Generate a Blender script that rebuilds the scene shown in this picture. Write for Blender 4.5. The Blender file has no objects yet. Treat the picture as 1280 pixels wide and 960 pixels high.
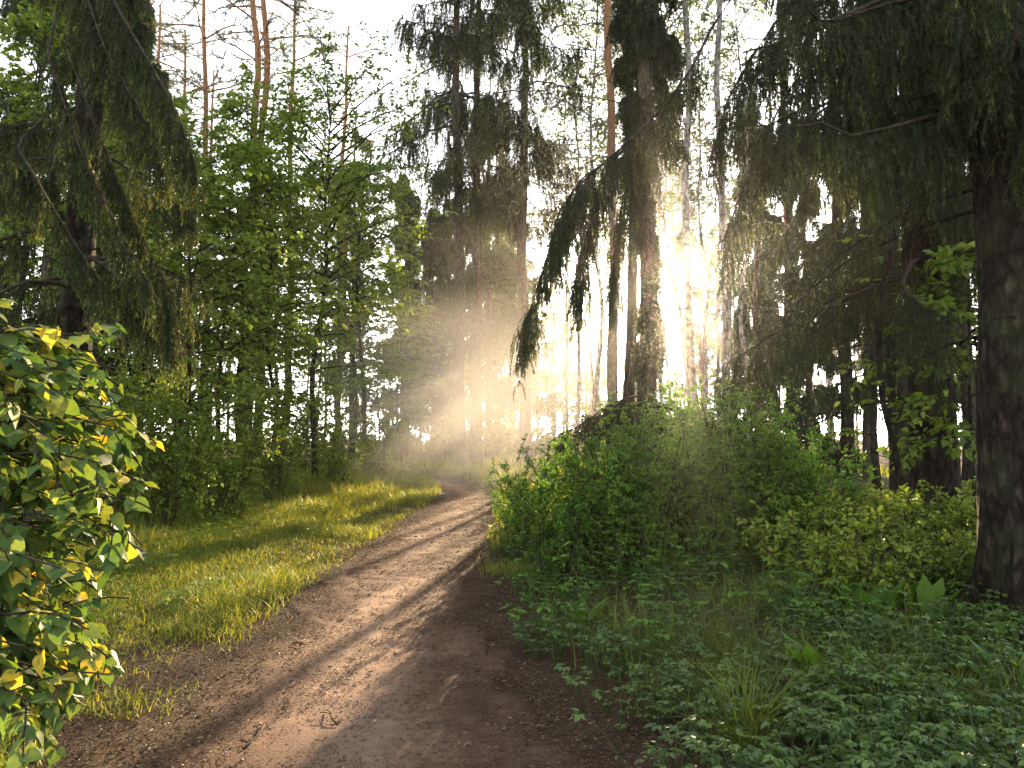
import bpy, math
import numpy as np
from mathutils import Vector
R_ = math.radians
scene = bpy.context.scene
C = scene.collection

# ------------------------------------------------------------------ camera, sky, sun, exposure
PITCH = R_(3.84); CAMZ = 1.6; FPX = 970.0
cam = bpy.data.objects.new('camera', bpy.data.cameras.new('camera')); C.objects.link(cam)
cam.location = (0, 0, CAMZ); cam.rotation_euler = (R_(90) + PITCH, 0, 0)
cam.data.sensor_width = 36; cam.data.lens = FPX / 1280 * 36
cam.data.clip_start = .05; cam.data.clip_end = 1500
scene.camera = cam

SUN_AZ, SUN_EL = R_(11.4), R_(11.1)
world = bpy.data.worlds.new('World'); scene.world = world; world.use_nodes = True
wn = world.node_tree.nodes; bg = wn['Background']
sky = wn.new('ShaderNodeTexSky'); sky.sky_type = 'NISHITA'; sky.sun_disc = False
sky.sun_elevation = SUN_EL; sky.sun_rotation = SUN_AZ; sky.air_density = 1.0; sky.dust_density = 0.6; sky.ozone_density = 1.0
hs = wn.new('ShaderNodeHueSaturation'); hs.inputs['Saturation'].default_value = .2
world.node_tree.links.new(sky.outputs[0], hs.inputs['Color']); world.node_tree.links.new(hs.outputs[0], bg.inputs[0]); bg.inputs[1].default_value = 0.115

sl = bpy.data.lights.new('sun', 'SUN'); sl.energy = 5.0; sl.angle = R_(0.5); sl.color = (1, .73, .44)
sun = bpy.data.objects.new('sun', sl); C.objects.link(sun); sun.location = (20, 100, 60)
sdir = Vector((math.sin(SUN_AZ) * math.cos(SUN_EL), math.cos(SUN_AZ) * math.cos(SUN_EL), math.sin(SUN_EL)))
sun.rotation_euler = (-sdir).to_track_quat('-Z', 'Y').to_euler()

HAZE_DENSITY, HAZE_G = 0.00042, 0.91
scene.view_settings.view_transform = 'Standard'; scene.view_settings.look = 'None'
scene.view_settings.gamma = 1; scene.view_settings.exposure = 2.78
cy = scene.cycles
cy.use_denoising = True; cy.denoising_prefilter = 'NONE'; cy.use_adaptive_sampling = False
cy.max_bounces = 6; cy.diffuse_bounces = 3; cy.glossy_bounces = 1; cy.transmission_bounces = 3; cy.volume_bounces = 1
cy.transparent_max_bounces = 4; cy.sample_clamp_indirect = 6; cy.caustics_reflective = False; cy.caustics_refractive = False

# ------------------------------------------------------------------ numeric helpers
def nrm(v): return v / np.maximum(np.linalg.norm(v, axis=-1, keepdims=True), 1e-9)
def V3(*a): return np.stack(np.broadcast_arrays(*[np.asarray(x, float) for x in a]), -1)
def sstep(a, b, x): t = np.clip((x - a) / (b - a), 0, 1); return t * t * (3 - 2 * t)
def _hash(i, j, k, seed):
    h = (i * 374761393 + j * 668265263 + k * 2147483647 + seed * 974634777) & 0xFFFFFFFF
    h = ((h ^ (h >> 13)) * 1274126177) & 0xFFFFFFFF
    return ((h ^ (h >> 16)) & 0xFFFFFF) / float(0xFFFFFF)
def noise(x, y, z=0.0, seed=0):
    x, y, z = np.broadcast_arrays(*[np.asarray(a, float) for a in (x, y, z)])
    i, j, k = [np.floor(a).astype(np.int64) for a in (x, y, z)]
    f, g, h = x - i, y - j, z - k
    f, g, h = [t * t * (3 - 2 * t) for t in (f, g, h)]
    o = 0
    for a in (0, 1):
        for b in (0, 1):
            for c in (0, 1):
                o = o + _hash(i + a, j + b, k + c, seed) * (f if a else 1 - f) * (g if b else 1 - g) * (h if c else 1 - h)
    return o

# ------------------------------------------------------------------ the lie of the land
PYS = np.array([-14, -4, 0, 2, 3.74, 5.1, 7.57, 10, 13.5, 16.3, 20.7, 24.6, 28, 32, 40, 60.])
PCX = np.array([1.0, .3, 0, -.3, -.62, -.85, -1.2, -1.22, -1.2, -1.12, -1.06, -1.75, -3.2, -5.6, -12, -30])
PHW = np.array([1.1, 1.1, 1.1, 1.1, 1.1, .98, .82, .74, .74, .72, .66, .62, .6, .6, .6, .6])
def path_d(x, y):            # distance from the path's centre line over its half width
    return (x - np.interp(y, PYS, PCX)) / np.interp(y, PYS, PHW)
def height(x, y):
    x = np.asarray(x, float); y = np.asarray(y, float)
    h = .32 * sstep(12, 30, y) + .16 * (noise(x * .35, y * .35, seed=1) - .5) + .07 * (noise(x * .9, y * .9, seed=2) - .5)
    d = np.abs(path_d(x, y))
    h = h * (.35 + .65 * sstep(.6, 2.2, d)) - .05 * (1 - sstep(.3, 1.3, d)) + .06 * sstep(1.1, 3, d)
    return h + .10 * (1 - .0) * 0
def H(x, y): return float(height(x, y))
def PX(px, Y): return (px - 640) / FPX * Y
def P3(px, py, Y):           # point of the place seen at a pixel of the 1280 x 960 photograph, Y metres ahead
    dx, dy = (px - 640) / FPX, (480 - py) / FPX
    fy, fz = math.cos(PITCH) - dy * math.sin(PITCH), math.sin(PITCH) + dy * math.cos(PITCH)
    t = Y / fy
    return np.array([dx * t, Y, CAMZ + fz * t])

# ------------------------------------------------------------------ mesh collector
class Geo:
    def __init__(s): s.v = []; s.f = []; s.a = []; s.n = 0
    def add(s, V, F, var=0.5):
        V = np.asarray(V, np.float32).reshape(-1, 3); F = np.asarray(F, np.int64)
        s.v.append(V); s.f.append(F + s.n)
        s.a.append(np.broadcast_to(np.asarray(var, np.float32), (len(V),)).copy()); s.n += len(V)
    def tubes(s, P, Rr, S=5, var=0.5, cap=True):
        P = np.asarray(P, float); N, M, _ = P.shape
        Rr = np.broadcast_to(np.asarray(Rr, float), (N, M))
        T = nrm(np.gradient(P, axis=1))
        ref = np.where(np.abs(T[..., 2:3]) > .8, np.array([1., 0, 0]), np.array([0., 0, 1]))
        A = nrm(np.cross(T, ref)); B = np.cross(T, A)
        th = np.arange(S) / S * 2 * np.pi
        V = P[:, :, None] + Rr[:, :, None, None] * (np.cos(th)[:, None] * A[:, :, None] + np.sin(th)[:, None] * B[:, :, None])
        i = np.arange(M - 1)[:, None] * S; k = np.arange(S)[None]; k2 = (k + 1) % S
        q = np.stack([i + k, i + k2, i + S + k2, i + S + k], -1).reshape(-1, 4)
        F = (np.arange(N)[:, None, None] * M * S + q[None]).reshape(-1, 4)
        v = np.asarray(var, np.float32)
        if v.ndim == 1: v = np.repeat(v, M * S)
        s.add(V, F, v)
    def leaves(s, pos, axis, normal, length, width, tmpl, var):
        TV, TF = tmpl
        a = nrm(axis); b = nrm(np.cross(normal, a)); n = np.cross(a, b)
        L = np.asarray(length, float)[..., None, None]; W = np.asarray(width, float)[..., None, None]
        V = pos[:, None] + L * TV[None, :, 0:1] * a[:, None] + W * TV[None, :, 1:2] * b[:, None] + L * TV[None, :, 2:3] * n[:, None]
        K = len(TV)
        F = (np.arange(len(pos))[:, None, None] * K + TF[None]).reshape(-1, TF.shape[1])
        s.add(V, F, np.repeat(np.broadcast_to(var, (len(pos),)), K))
    def mesh(s, name, mat):
        me = bpy.data.meshes.new(name)
        V = np.concatenate(s.v); A = np.concatenate(s.a)
        me.vertices.add(len(V)); me.vertices.foreach_set('co', V.ravel())
        nl = sum(f.size for f in s.f); npoly = sum(len(f) for f in s.f)
        loops = np.concatenate([f.ravel() for f in s.f]).astype(np.int32)
        tot = np.concatenate([np.full(len(f), f.shape[1]) for f in s.f])
        start = np.concatenate([[0], np.cumsum(tot)[:-1]]).astype(np.int32)
        me.loops.add(nl); me.loops.foreach_set('vertex_index', loops)
        me.polygons.add(npoly); me.polygons.foreach_set('loop_start', start)
        me.update(calc_edges=True)
        at = me.attributes.new('var', 'FLOAT', 'POINT'); at.data.foreach_set('value', A.astype(np.float32))
        me.materials.append(mat)
        return me

def link(name, me, parent=None, loc=None):
    o = bpy.data.objects.new(name, me); C.objects.link(o)
    if parent is not None: o.parent = parent
    if loc is not None: o.location = loc
    return o
def tag(o, label=None, cat=None, group=None, kind=None):
    for k, v in (('label', label), ('category', cat), ('group', group), ('kind', kind)):
        if v: o[k] = v
    return o
def thing(name, parts, loc, label, cat, group=None, rz=0, sc=1, tilt=(0, 0)):
    o = link(name, None, None, loc); o.empty_display_size = .3
    o.rotation_euler = (tilt[0], tilt[1], rz); o.scale = (sc, sc, sc) if np.isscalar(sc) else sc
    for n, me in parts:
        link(n, me, o)
    return tag(o, label, cat, group)

# templates: leaf shapes (x along the leaf, y across, z up)
LEAF = (np.array([[0, 0, 0], [.3, .26, .06], [.7, .2, .03], [1, 0, -.1], [.7, -.2, .03], [.3, -.26, .06]]), np.array([[0, 1, 2, 3], [0, 3, 4, 5]]))
DIAM = (np.array([[0, 0, 0], [.45, .3, .04], [1, 0, -.05], [.45, -.3, .04]]), np.array([[0, 1, 2, 3]]))
NEED = (np.array([[0, -.5, 0], [1, 0, 0], [0, .5, 0]]), np.array([[0, 1, 2]]))
def heart_template():
    o = [(-.02, .13), (-.05, .27), (.06, .38), (.24, .41), (.45, .36), (.66, .23), (.85, .09)]; m_ = [(.05, 0), (.08, 0), (.14, 0), (.27, 0), (.47, 0), (.67, 0), (.85, 0)]
    zf = lambda x, y: .10 * abs(y) ** 1.0 - .22 * max(x - .25, 0) ** 1.6 + .02 * math.sin(9 * x) * abs(y) * 3
    V = [(x, 0, zf(x, 0)) for x, _ in m_] + [(1.02, 0, zf(1.02, 0))]
    V += [(x, y, zf(x, y)) for x, y in o] + [(x, -y, zf(x, y)) for x, y in o]
    F = []
    for k in range(6): F += [[k, k + 1, 8 + k + 1, 8 + k], [k, 15 + k, 15 + k + 1, k + 1]]
    F += [[6, 7, 14, 14], [6, 21, 7, 7]]
    return np.array(V), np.array(F[:12]), np.array([[6, 7, 14], [6, 21, 7]])
_hv, _hf, _ht = heart_template()
HEART = (_hv[:22], np.concatenate([_hf, np.array([[6, 7, 14, 13], [6, 20, 21, 7]])]))
LONG = (np.array([[0, -.03, 0], [0, .03, 0], [.3, -.22, .08], [.3, 0, .0], [.3, .22, .08], [.65, -.24, .02], [.65, 0, -.06], [.65, .24, .02], [1.08, 0, -.12]]),
        np.array([[0, 3, 2, 2], [0, 1, 4, 3], [2, 3, 6, 5], [3, 4, 7, 6], [5, 6, 8, 8], [6, 7, 8, 8]]))

# ------------------------------------------------------------------ materials
def newmat(name):
    m = bpy.data.materials.new(name); m.use_nodes = True
    nt = m.node_tree; nt.nodes.clear()
    return m, nt, nt.nodes, nt.links
def ramp(nd, stops):
    r = nd.new('ShaderNodeValToRGB'); e = r.color_ramp.elements
    while len(e) < len(stops): e.new(.5)
    for el, (p, c) in zip(e, stops): el.position = p; el.color = (*c, 1)
    return r
def leafmat(name, stops, trans=.42, tint=(1.35, 1.25, .55), rough=.5, spec=.35, mottle=0):
    m, nt, nd, ln = newmat(name)
    out = nd.new('ShaderNodeOutputMaterial'); at = nd.new('ShaderNodeAttribute'); at.attribute_name = 'var'
    oi = nd.new('ShaderNodeObjectInfo')
    ad = nd.new('ShaderNodeMath'); ad.operation = 'MULTIPLY_ADD'; ad.inputs[1].default_value = .22; ad.inputs[2].default_value = -.11
    ln.new(oi.outputs['Random'], ad.inputs[0])
    su = nd.new('ShaderNodeMath'); su.operation = 'ADD'; su.use_clamp = True
    ln.new(at.outputs['Fac'], su.inputs[0]); ln.new(ad.outputs[0], su.inputs[1])
    fac = su.outputs[0]
    if mottle:
        tc = nd.new('ShaderNodeTexCoord'); nz = nd.new('ShaderNodeTexNoise'); nz.inputs['Scale'].default_value = mottle; nz.inputs['Detail'].default_value = 3
        ln.new(tc.outputs['Object'], nz.inputs[0])
        m1 = nd.new('ShaderNodeMath'); m1.operation = 'MULTIPLY_ADD'; m1.inputs[1].default_value = .7; m1.inputs[2].default_value = -.35; ln.new(nz.outputs[0], m1.inputs[0])
        m2_ = nd.new('ShaderNodeMath'); m2_.operation = 'ADD'; m2_.use_clamp = True; ln.new(fac, m2_.inputs[0]); ln.new(m1.outputs[0], m2_.inputs[1]); fac = m2_.outputs[0]
    r = ramp(nd, stops); ln.new(fac, r.inputs[0])
    p = nd.new('ShaderNodeBsdfPrincipled'); p.inputs['Roughness'].default_value = rough; p.inputs['Specular IOR Level'].default_value = spec
    ln.new(r.outputs[0], p.inputs['Base Color'])
    mx = nd.new('ShaderNodeMix'); mx.data_type = 'RGBA'; mx.blend_type = 'MULTIPLY'; mx.inputs[0].default_value = 1
    ln.new(r.outputs[0], mx.inputs[6]); mx.inputs[7].default_value = (*tint, 1); mx.clamp_result = False
    t = nd.new('ShaderNodeBsdfTranslucent'); ln.new(mx.outputs[2], t.inputs[0])
    ms = nd.new('ShaderNodeMixShader'); ms.inputs[0].default_value = trans
    ln.new(p.outputs[0], ms.inputs[1]); ln.new(t.outputs[0], ms.inputs[2]); ln.new(ms.outputs[0], out.inputs[0])
    return m
def barkmat(name, c0, c1, c2, scale=6, stretch=5, bump=.6, upper=None, zr=(6, 14), moss=0.0):
    m, nt, nd, ln = newmat(name)
    out = nd.new('ShaderNodeOutputMaterial'); p = nd.new('ShaderNodeBsdfPrincipled'); p.inputs['Roughness'].default_value = .9
    p.inputs['Specular IOR Level'].default_value = .15
    tc = nd.new('ShaderNodeTexCoord'); mp = nd.new('ShaderNodeMapping'); mp.inputs['Scale'].default_value = (stretch, stretch, 1)
    ln.new(tc.outputs['Object'], mp.inputs[0])
    n1 = nd.new('ShaderNodeTexNoise'); n1.inputs['Scale'].default_value = scale; n1.inputs['Detail'].default_value = 8; n1.inputs['Roughness'].default_value = .65
    ln.new(mp.outputs[0], n1.inputs[0])
    v = nd.new('ShaderNodeTexVoronoi'); v.feature = 'DISTANCE_TO_EDGE'; v.inputs['Scale'].default_value = scale * 1.1
    mp2 = nd.new('ShaderNodeMapping'); mp2.inputs['Scale'].default_value = (stretch * .8, stretch * .8, 1.2); ln.new(tc.outputs['Object'], mp2.inputs[0])
    nw = nd.new('ShaderNodeMix'); nw.data_type = 'VECTOR'; nw.inputs[0].default_value = .25
    ln.new(mp2.outputs[0], nw.inputs[4]); ln.new(n1.outputs['Color'], nw.inputs[5]); ln.new(nw.outputs[1], v.inputs[0])
    r = ramp(nd, [(.3, c0), (.52, c1), (.72, c2)]); ln.new(n1.outputs[0], r.inputs[0])
    cr0 = ramp(nd, [(0, (.30, .28, .26)), (.16, (1, 1, 1))]); ln.new(v.outputs['Distance'], cr0.inputs[0])
    mc = nd.new('ShaderNodeMix'); mc.data_type = 'RGBA'; mc.blend_type = 'MULTIPLY'; mc.inputs[0].default_value = .85
    ln.new(r.outputs[0], mc.inputs[6]); ln.new(cr0.outputs[0], mc.inputs[7])
    col = mc.outputs[2]
    if upper:
        sx = nd.new('ShaderNodeSeparateXYZ'); ln.new(tc.outputs['Object'], sx.inputs[0])
        mr = nd.new('ShaderNodeMapRange'); mr.inputs[1].default_value = zr[0]; mr.inputs[2].default_value = zr[1]; ln.new(sx.outputs[2], mr.inputs[0])
        mx = nd.new('ShaderNodeMix'); mx.data_type = 'RGBA'; ln.new(mr.outputs[0], mx.inputs[0]); ln.new(col, mx.inputs[6]); mx.inputs[7].default_value = (*upper, 1)
        col = mx.outputs[2]
    if moss:
        n2 = nd.new('ShaderNodeTexNoise'); n2.inputs['Scale'].default_value = 2.5; n2.inputs['Detail'].default_value = 6; ln.new(tc.outputs['Object'], n2.inputs[0])
        r2 = ramp(nd, [(.5, (0, 0, 0)), (.68, (moss, moss, moss))]); ln.new(n2.outputs[0], r2.inputs[0])
        mx = nd.new('ShaderNodeMix'); mx.data_type = 'RGBA'; ln.new(r2.outputs[0], mx.inputs[0]); ln.new(col, mx.inputs[6]); mx.inputs[7].default_value = (.07, .095, .035, 1)
        col = mx.outputs[2]
    ln.new(col, p.inputs['Base Color'])
    ss = nd.new('ShaderNodeMath'); ss.operation = 'MULTIPLY_ADD'; ss.inputs[1].default_value = .8
    cr = ramp(nd, [(0, (0, 0, 0)), (.25, (1, 1, 1))]); ln.new(v.outputs['Distance'], cr.inputs[0])
    ln.new(n1.outputs[0], ss.inputs[0]); ln.new(cr.outputs[0], ss.inputs[2])
    b = nd.new('ShaderNodeBump'); b.inputs['Strength'].default_value = bump; b.inputs['Distance'].default_value = .03
    ln.new(ss.outputs[0], b.inputs['Height']); ln.new(b.outputs[0], p.inputs['Normal'])
    ln.new(p.outputs[0], out.inputs[0])
    return m

M = {}
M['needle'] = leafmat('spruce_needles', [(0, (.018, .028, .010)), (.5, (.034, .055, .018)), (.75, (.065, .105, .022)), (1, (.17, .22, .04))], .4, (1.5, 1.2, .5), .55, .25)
M['needle_far'] = leafmat('far_conifer_needles', [(0, (.025, .038, .018)), (.6, (.045, .07, .028)), (1, (.075, .11, .035))], .35, (1.4, 1.2, .6), .6, .2)
M['pine_needle'] = leafmat('pine_needles', [(0, (.03, .045, .022)), (1, (.07, .10, .04))], .3, (1.3, 1.2, .6), .6, .2)
M['leaf'] = leafmat('broad_leaves', [(0, (.050, .092, .014)), (.5, (.098, .165, .022)), (.85, (.155, .235, .03)), (1, (.21, .27, .035))], .45)
M['bush'] = leafmat('bush_leaves', [(0, (.035, .088, .013)), (.5, (.080, .172, .020)), (1, (.15, .26, .03))], .46, (1.2, 1.3, .5))
M['far_leaf'] = leafmat('far_leaves', [(0, (.07, .10, .03)), (.5, (.11, .15, .035)), (1, (.18, .20, .05))], .45)
M['heart'] = leafmat('heart_leaves', [(0, (.04, .095, .03)), (.5, (.085, .155, .04)), (.8, (.17, .22, .05)), (.92, (.36, .33, .05)), (1, (.55, .40, .04))], .46, (1.5, 1.25, .45), .6, .3, mottle=45)
M['herb'] = leafmat('herb_leaves', [(0, (.022, .050, .012)), (.5, (.052, .105, .018)), (1, (.11, .185, .03))], .35, (1.2, 1.3, .5), .36, .6, mottle=9)
M['grass'] = leafmat('grass_blades', [(0, (.05, .09, .022)), (.5, (.15, .195, .035)), (.85, (.24, .29, .04)), (1, (.38, .34, .09))], .5, (1.5, 1.25, .45), .5, .3)
M['bark'] = barkmat('spruce_bark', (.03, .022, .017), (.085, .065, .05), (.16, .13, .105), 5, 4, .8, moss=.5)
M['bark_dark'] = barkmat('dark_bark', (.010, .007, .006), (.028, .020, .015), (.065, .048, .037), 5, 3.5, 1.0, moss=.3)
M['bark_pine'] = barkmat('pine_bark', (.04, .03, .024), (.11, .085, .068), (.19, .15, .12), 5, 4, .7, upper=(.26, .13, .06), zr=(7, 16))
M['bark_pale'] = barkmat('pale_bark', (.07, .06, .05), (.24, .22, .20), (.40, .38, .35), 3, 2, .3, moss=.3)
M['twig'] = barkmat('twig_bark', (.02, .016, .012), (.045, .035, .026), (.08, .062, .045), 8, 1, .2)
M['litter'] = leafmat('dead_leaves', [(0, (.045, .026, .016)), (.5, (.13, .08, .05)), (.85, (.22, .15, .10)), (.97, (.36, .30, .24)), (1, (.6, .56, .5))], .12, (1.1, .9, .7), .7, .2)

def groundmat(name, path):
    m, nt, nd, ln = newmat(name)
    out = nd.new('ShaderNodeOutputMaterial'); p = nd.new('ShaderNodeBsdfPrincipled'); p.inputs['Roughness'].default_value = .95
    p.inputs['Specular IOR Level'].default_value = .1
    tc = nd.new('ShaderNodeTexCoord'); 
    def N(s, d=8, ro=.6):
        n = nd.new('ShaderNodeTexNoise'); n.inputs['Scale'].default_value = s; n.inputs['Detail'].default_value = d; n.inputs['Roughness'].default_value = ro
        ln.new(tc.outputs['Object'], n.inputs[0]); return n
    big, mid, fine = N(1.1), N(7, 6, .7), N(60, 4, .7)
    at = nd.new('ShaderNodeAttribute'); at.attribute_name = 'var'
    def madd(a, k, b):
        q = nd.new('ShaderNodeMath'); q.operation = 'MULTIPLY_ADD'; q.inputs[1].default_value = k
        ln.new(a, q.inputs[0])
        if isinstance(b, float): q.inputs[2].default_value = b
        else: ln.new(b, q.inputs[2])
        return q.outputs[0]
    t = madd(at.outputs['Fac'], 1.0, -.62)
    t = madd(big.outputs[0], .45, t); t = madd(mid.outputs[0], .45, t); t = madd(fine.outputs[0], .35, t)
    if path: st = [(.16, (.03, .018, .012)), (.42, (.085, .052, .034)), (.62, (.18, .115, .082)), (.9, (.32, .215, .155))]
    else: st = [(.1, (.022, .017, .011)), (.45, (.065, .044, .027)), (.7, (.12, .08, .05)), (1, (.15, .12, .06))]
    r = ramp(nd, st); ln.new(t, r.inputs[0]); ln.new(r.outputs[0], p.inputs['Base Color'])
    hb = madd(mid.outputs[0], .7, fine.outputs[0])
    b = nd.new('ShaderNodeBump'); b.inputs['Strength'].default_value = .9; b.inputs['Distance'].default_value = .05
    ln.new(hb, b.inputs['Height']); ln.new(b.outputs[0], p.inputs['Normal']); ln.new(p.outputs[0], out.inputs[0])
    return m

# ------------------------------------------------------------------ ground and path
def grid_faces(nx, ny):
    i = np.arange(ny - 1)[:, None] * nx + np.arange(nx - 1)[None]
    return np.stack([i, i + 1, i + nx + 1, i + nx], -1).reshape(-1, 4)
def axis(lo, hi, near_lo, near_hi, step):
    near = np.arange(near_lo, near_hi, step)
    far_hi = near_hi + (hi - near_hi) * np.linspace(0, 1, 40) ** 2
    far_lo = near_lo - (near_lo - lo) * np.linspace(0, 1, 30)[1:][::-1] ** 2
    return np.concatenate([far_lo, near, far_hi])
xs = axis(-150, 150, -9, 9, .09); ys = axis(-25, 230, 1, 32, .11)
X, Y = np.meshgrid(xs, ys); g = Geo()
dd = np.abs(path_d(X, Y))
Z = height(X, Y) + .035 * (noise(X * 5, Y * 5, seed=4) - .5) * sstep(.9, 1.4, dd) - .02 * (1 - sstep(.5, .9, dd))
g.add(V3(X, Y, Z), grid_faces(len(xs), len(ys)), .5)
tag(link('ground', g.mesh('ground', groundmat('forest_soil', False))), kind='structure')

py = np.concatenate([np.arange(-6, 20, .07), np.arange(20, 40, .2)]); u = np.linspace(-1.35, 1.35, 64)
U, Yp = np.meshgrid(u, py)
hw = np.interp(Yp, PYS, PHW) * (1 + .25 * (noise(Yp * 1.3, U * 0 + np.sign(U), seed=6) - .5))
Xp = np.interp(Yp, PYS, PCX) + U * hw
edge = 1 - sstep(.72, 1.3, np.abs(U) + .35 * (noise(Xp * 3, Yp * 3, seed=7) - .5))
Zp = height(Xp, Yp) + .004 + .012 * (noise(Xp * 2.5, Yp * 1.6, seed=8) - .5) + .02 * (noise(Xp * 7, Yp * 7, seed=9) - .5) - .05 * (1 - edge) ** 2 + .004
rut = .5 + .5 * np.exp(-((U + .12) / .42) ** 2)
g = Geo(); g.add(V3(Xp, Yp, Zp), grid_faces(len(u), len(py)), (edge * .75 * rut + .12).ravel())
tag(link('dirt_path', g.mesh('dirt_path', groundmat('trodden_earth', True))), kind='structure')

# ------------------------------------------------------------------ plant builders
def along(P, li, s):
    M_ = P.shape[1]; f = np.clip(s, 0, .9999) * (M_ - 1); i = f.astype(int); w = (f - i)[:, None]
    a, b = P[li, i], P[li, i + 1]
    return a * (1 - w) + b * w, nrm(b - a)
def trunk(rng, Ht, r0, wob=.05, M_=26, S=14, lean=(0, 0), flare=.55, rough=.06, top=.12, start=-.25):
    z = start + (Ht - start) * np.linspace(0, 1, M_) ** 1.25
    ph = rng.uniform(0, 6.3, 4)
    x = lean[0] * z + wob * (np.sin(z * .45 + ph[0]) - np.sin(ph[0])) + wob * .5 * np.sin(z * 1.3 + ph[1])
    y = lean[1] * z + wob * (np.sin(z * .5 + ph[2]) - np.sin(ph[2])) + wob * .5 * np.sin(z * 1.1 + ph[3])
    zc = np.clip(z, 0, None)
    r = r0 * (top + (1 - top) * (1 - zc / Ht) ** .8) * (1 + flare * np.exp(-zc / .28))
    return V3(x, y, z), r
def trunk_geo(rng, P, r, S=14, rough=.07, seed=0):
    g = Geo(); g.tubes(P[None], r[None], S)
    V = g.v[0].reshape(len(P), S, 3); c = P[:, None]
    d = V - c; th = np.arange(S) / S * 6.283
    n = noise(np.cos(th)[None] * 2.2, np.sin(th)[None] * 2.2, P[:, 2:3] * 1.2, seed + 11) - .5
    n2 = noise(np.cos(th)[None] * 1.3, np.sin(th)[None] * 1.3, P[:, 2:3] * .2, seed + 12) - .5
    fl = np.exp(-np.clip(P[:, 2:3], 0, None) / .35) * (noise(np.cos(th)[None] * 1.8, np.sin(th)[None] * 1.8, 0, seed + 13) - .45) * 1.1
    if S > 40:
        cc, s2 = np.cos(th)[None], np.sin(th)[None]
        a1 = noise(cc * 9 + 3 * n, s2 * 9 + 3 * n, P[:, 2:3] * 3.2, seed + 14); a2 = noise(cc * 22, s2 * 22, P[:, 2:3] * 9, seed + 15)
        n = n + .9 * (sstep(.25, .6, a1) - .7) + .45 * (a2 - .5)
        fl = fl * 1.5
    g.v[0] = (c + d * (1 + rough * 2 * n + .12 * n2 + fl)[..., None]).reshape(-1, 3).astype(np.float32)
    return g

def limb_curves(rng, TP, z, az, L, rise, sag, M_=9, wob=.12, up=.0):
    N = len(z); s = np.linspace(0, 1, M_)[None]
    bx = np.interp(z, TP[:, 2], TP[:, 0]); by = np.interp(z, TP[:, 2], TP[:, 1])
    w = rng.normal(0, wob, (N, 1)) * s ** 1.5 * L[:, None]
    w = w + rng.normal(0, .03, (N, M_)) * L[:, None] * s
    rad = L[:, None] * s * (1 - .12 * s)
    x = bx[:, None] + np.cos(az)[:, None] * rad - np.sin(az)[:, None] * w
    y = by[:, None] + np.sin(az)[:, None] * rad + np.cos(az)[:, None] * w
    zz = z[:, None] + L[:, None] * (np.reshape(rise, (-1, 1)) * s - np.reshape(sag, (-1, 1)) * s ** 2 + up * s ** 4) + rng.normal(0, .015, (N, M_)) * L[:, None] * s
    return V3(x, y, zz)

def hang_twigs(rng, P, per, tl, smin=.15, drop=1.0, lat=.45, M_=6, ltaper=.5):
    """Drooping twigs along limb curves P: returns curves (K, M_, 3)."""
    N = len(P); K = N * per
    li = np.repeat(np.arange(N), per); s = smin + (1 - smin) * rng.random(K) ** .8
    p, t = along(P, li, s)
    side = np.where(rng.random(K) < .5, 1., -1.)
    h = nrm(np.cross(t, np.array([0, 0, 1.])) + 1e-6) * side[:, None]
    len_ = tl * (1 - ltaper * s) * rng.uniform(.45, 1.25, K)
    q = np.linspace(0, 1, M_)[None, :, None]
    out = h * lat * rng.uniform(.3, 1.2, (K, 1)) + t * .35 * rng.uniform(.2, 1.3, (K, 1))
    c = p[:, None] + len_[:, None, None] * (out[:, None] * (1 - np.exp(-2.5 * q)) * .8 + np.array([0, 0, -1.]) * drop * (.15 * q + .85 * q ** 1.6))
    c = c + rng.normal(0, .03, c.shape) * len_[:, None, None] * q
    return c, s

def needles(g, rng, P, per, nl, nw, spread=.8, var0=.3, tipgain=.5, smin=0.0):
    N = len(P); K = N * per; li = np.repeat(np.arange(N), per); s = smin + (1 - smin) * rng.random(K)
    p, t = along(P, li, s)
    r = nrm(rng.normal(0, 1, (K, 3)))
    a = nrm(t * .9 + r * spread); n = nrm(rng.normal(0, 1, (K, 3)))
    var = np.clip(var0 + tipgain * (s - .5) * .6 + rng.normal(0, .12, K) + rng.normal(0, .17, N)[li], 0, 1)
    L = nl * rng.uniform(.6, 1.3, K)
    g.leaves(p, a, n, L, nw * rng.uniform(.7, 1.3, K), NEED, var)

def spruce_parts(rng, TP, P, Lr, cfg, bark, needle, TG, extra=None):
    """Meshes of a spruce: trunk, boughs of bare wood and hanging needle sprays."""
    w = Geo(); nd = Geo()
    def do(P, Lr, c):
        M_ = P.shape[1]
        w.tubes(P, Lr[:, None] * np.linspace(1, .22, M_)[None], 5)
        T, s = hang_twigs(rng, P, c['twigs'], c['tl'], c.get('smin', .15), c.get('drop', 1.), c.get('lat', .45))
        w.tubes(T, c['tr'] * np.linspace(1, .35, T.shape[1])[None].repeat(len(T), 0), 3)
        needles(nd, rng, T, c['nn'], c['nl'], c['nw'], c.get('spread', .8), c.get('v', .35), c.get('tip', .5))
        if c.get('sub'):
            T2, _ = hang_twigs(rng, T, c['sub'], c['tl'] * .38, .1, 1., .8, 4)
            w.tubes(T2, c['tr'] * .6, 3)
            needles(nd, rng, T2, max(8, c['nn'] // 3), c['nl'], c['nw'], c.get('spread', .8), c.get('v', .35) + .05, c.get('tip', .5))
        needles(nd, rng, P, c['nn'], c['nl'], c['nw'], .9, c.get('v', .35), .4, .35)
    if len(P): do(P, Lr, cfg)
    for e in (extra or []): do(*e)
    return [('trunk', TG.mesh('trunk', bark)), ('branch_wood', w.mesh('branch_wood', M['twig'])), ('foliage', nd.mesh('foliage', needle))]

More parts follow.
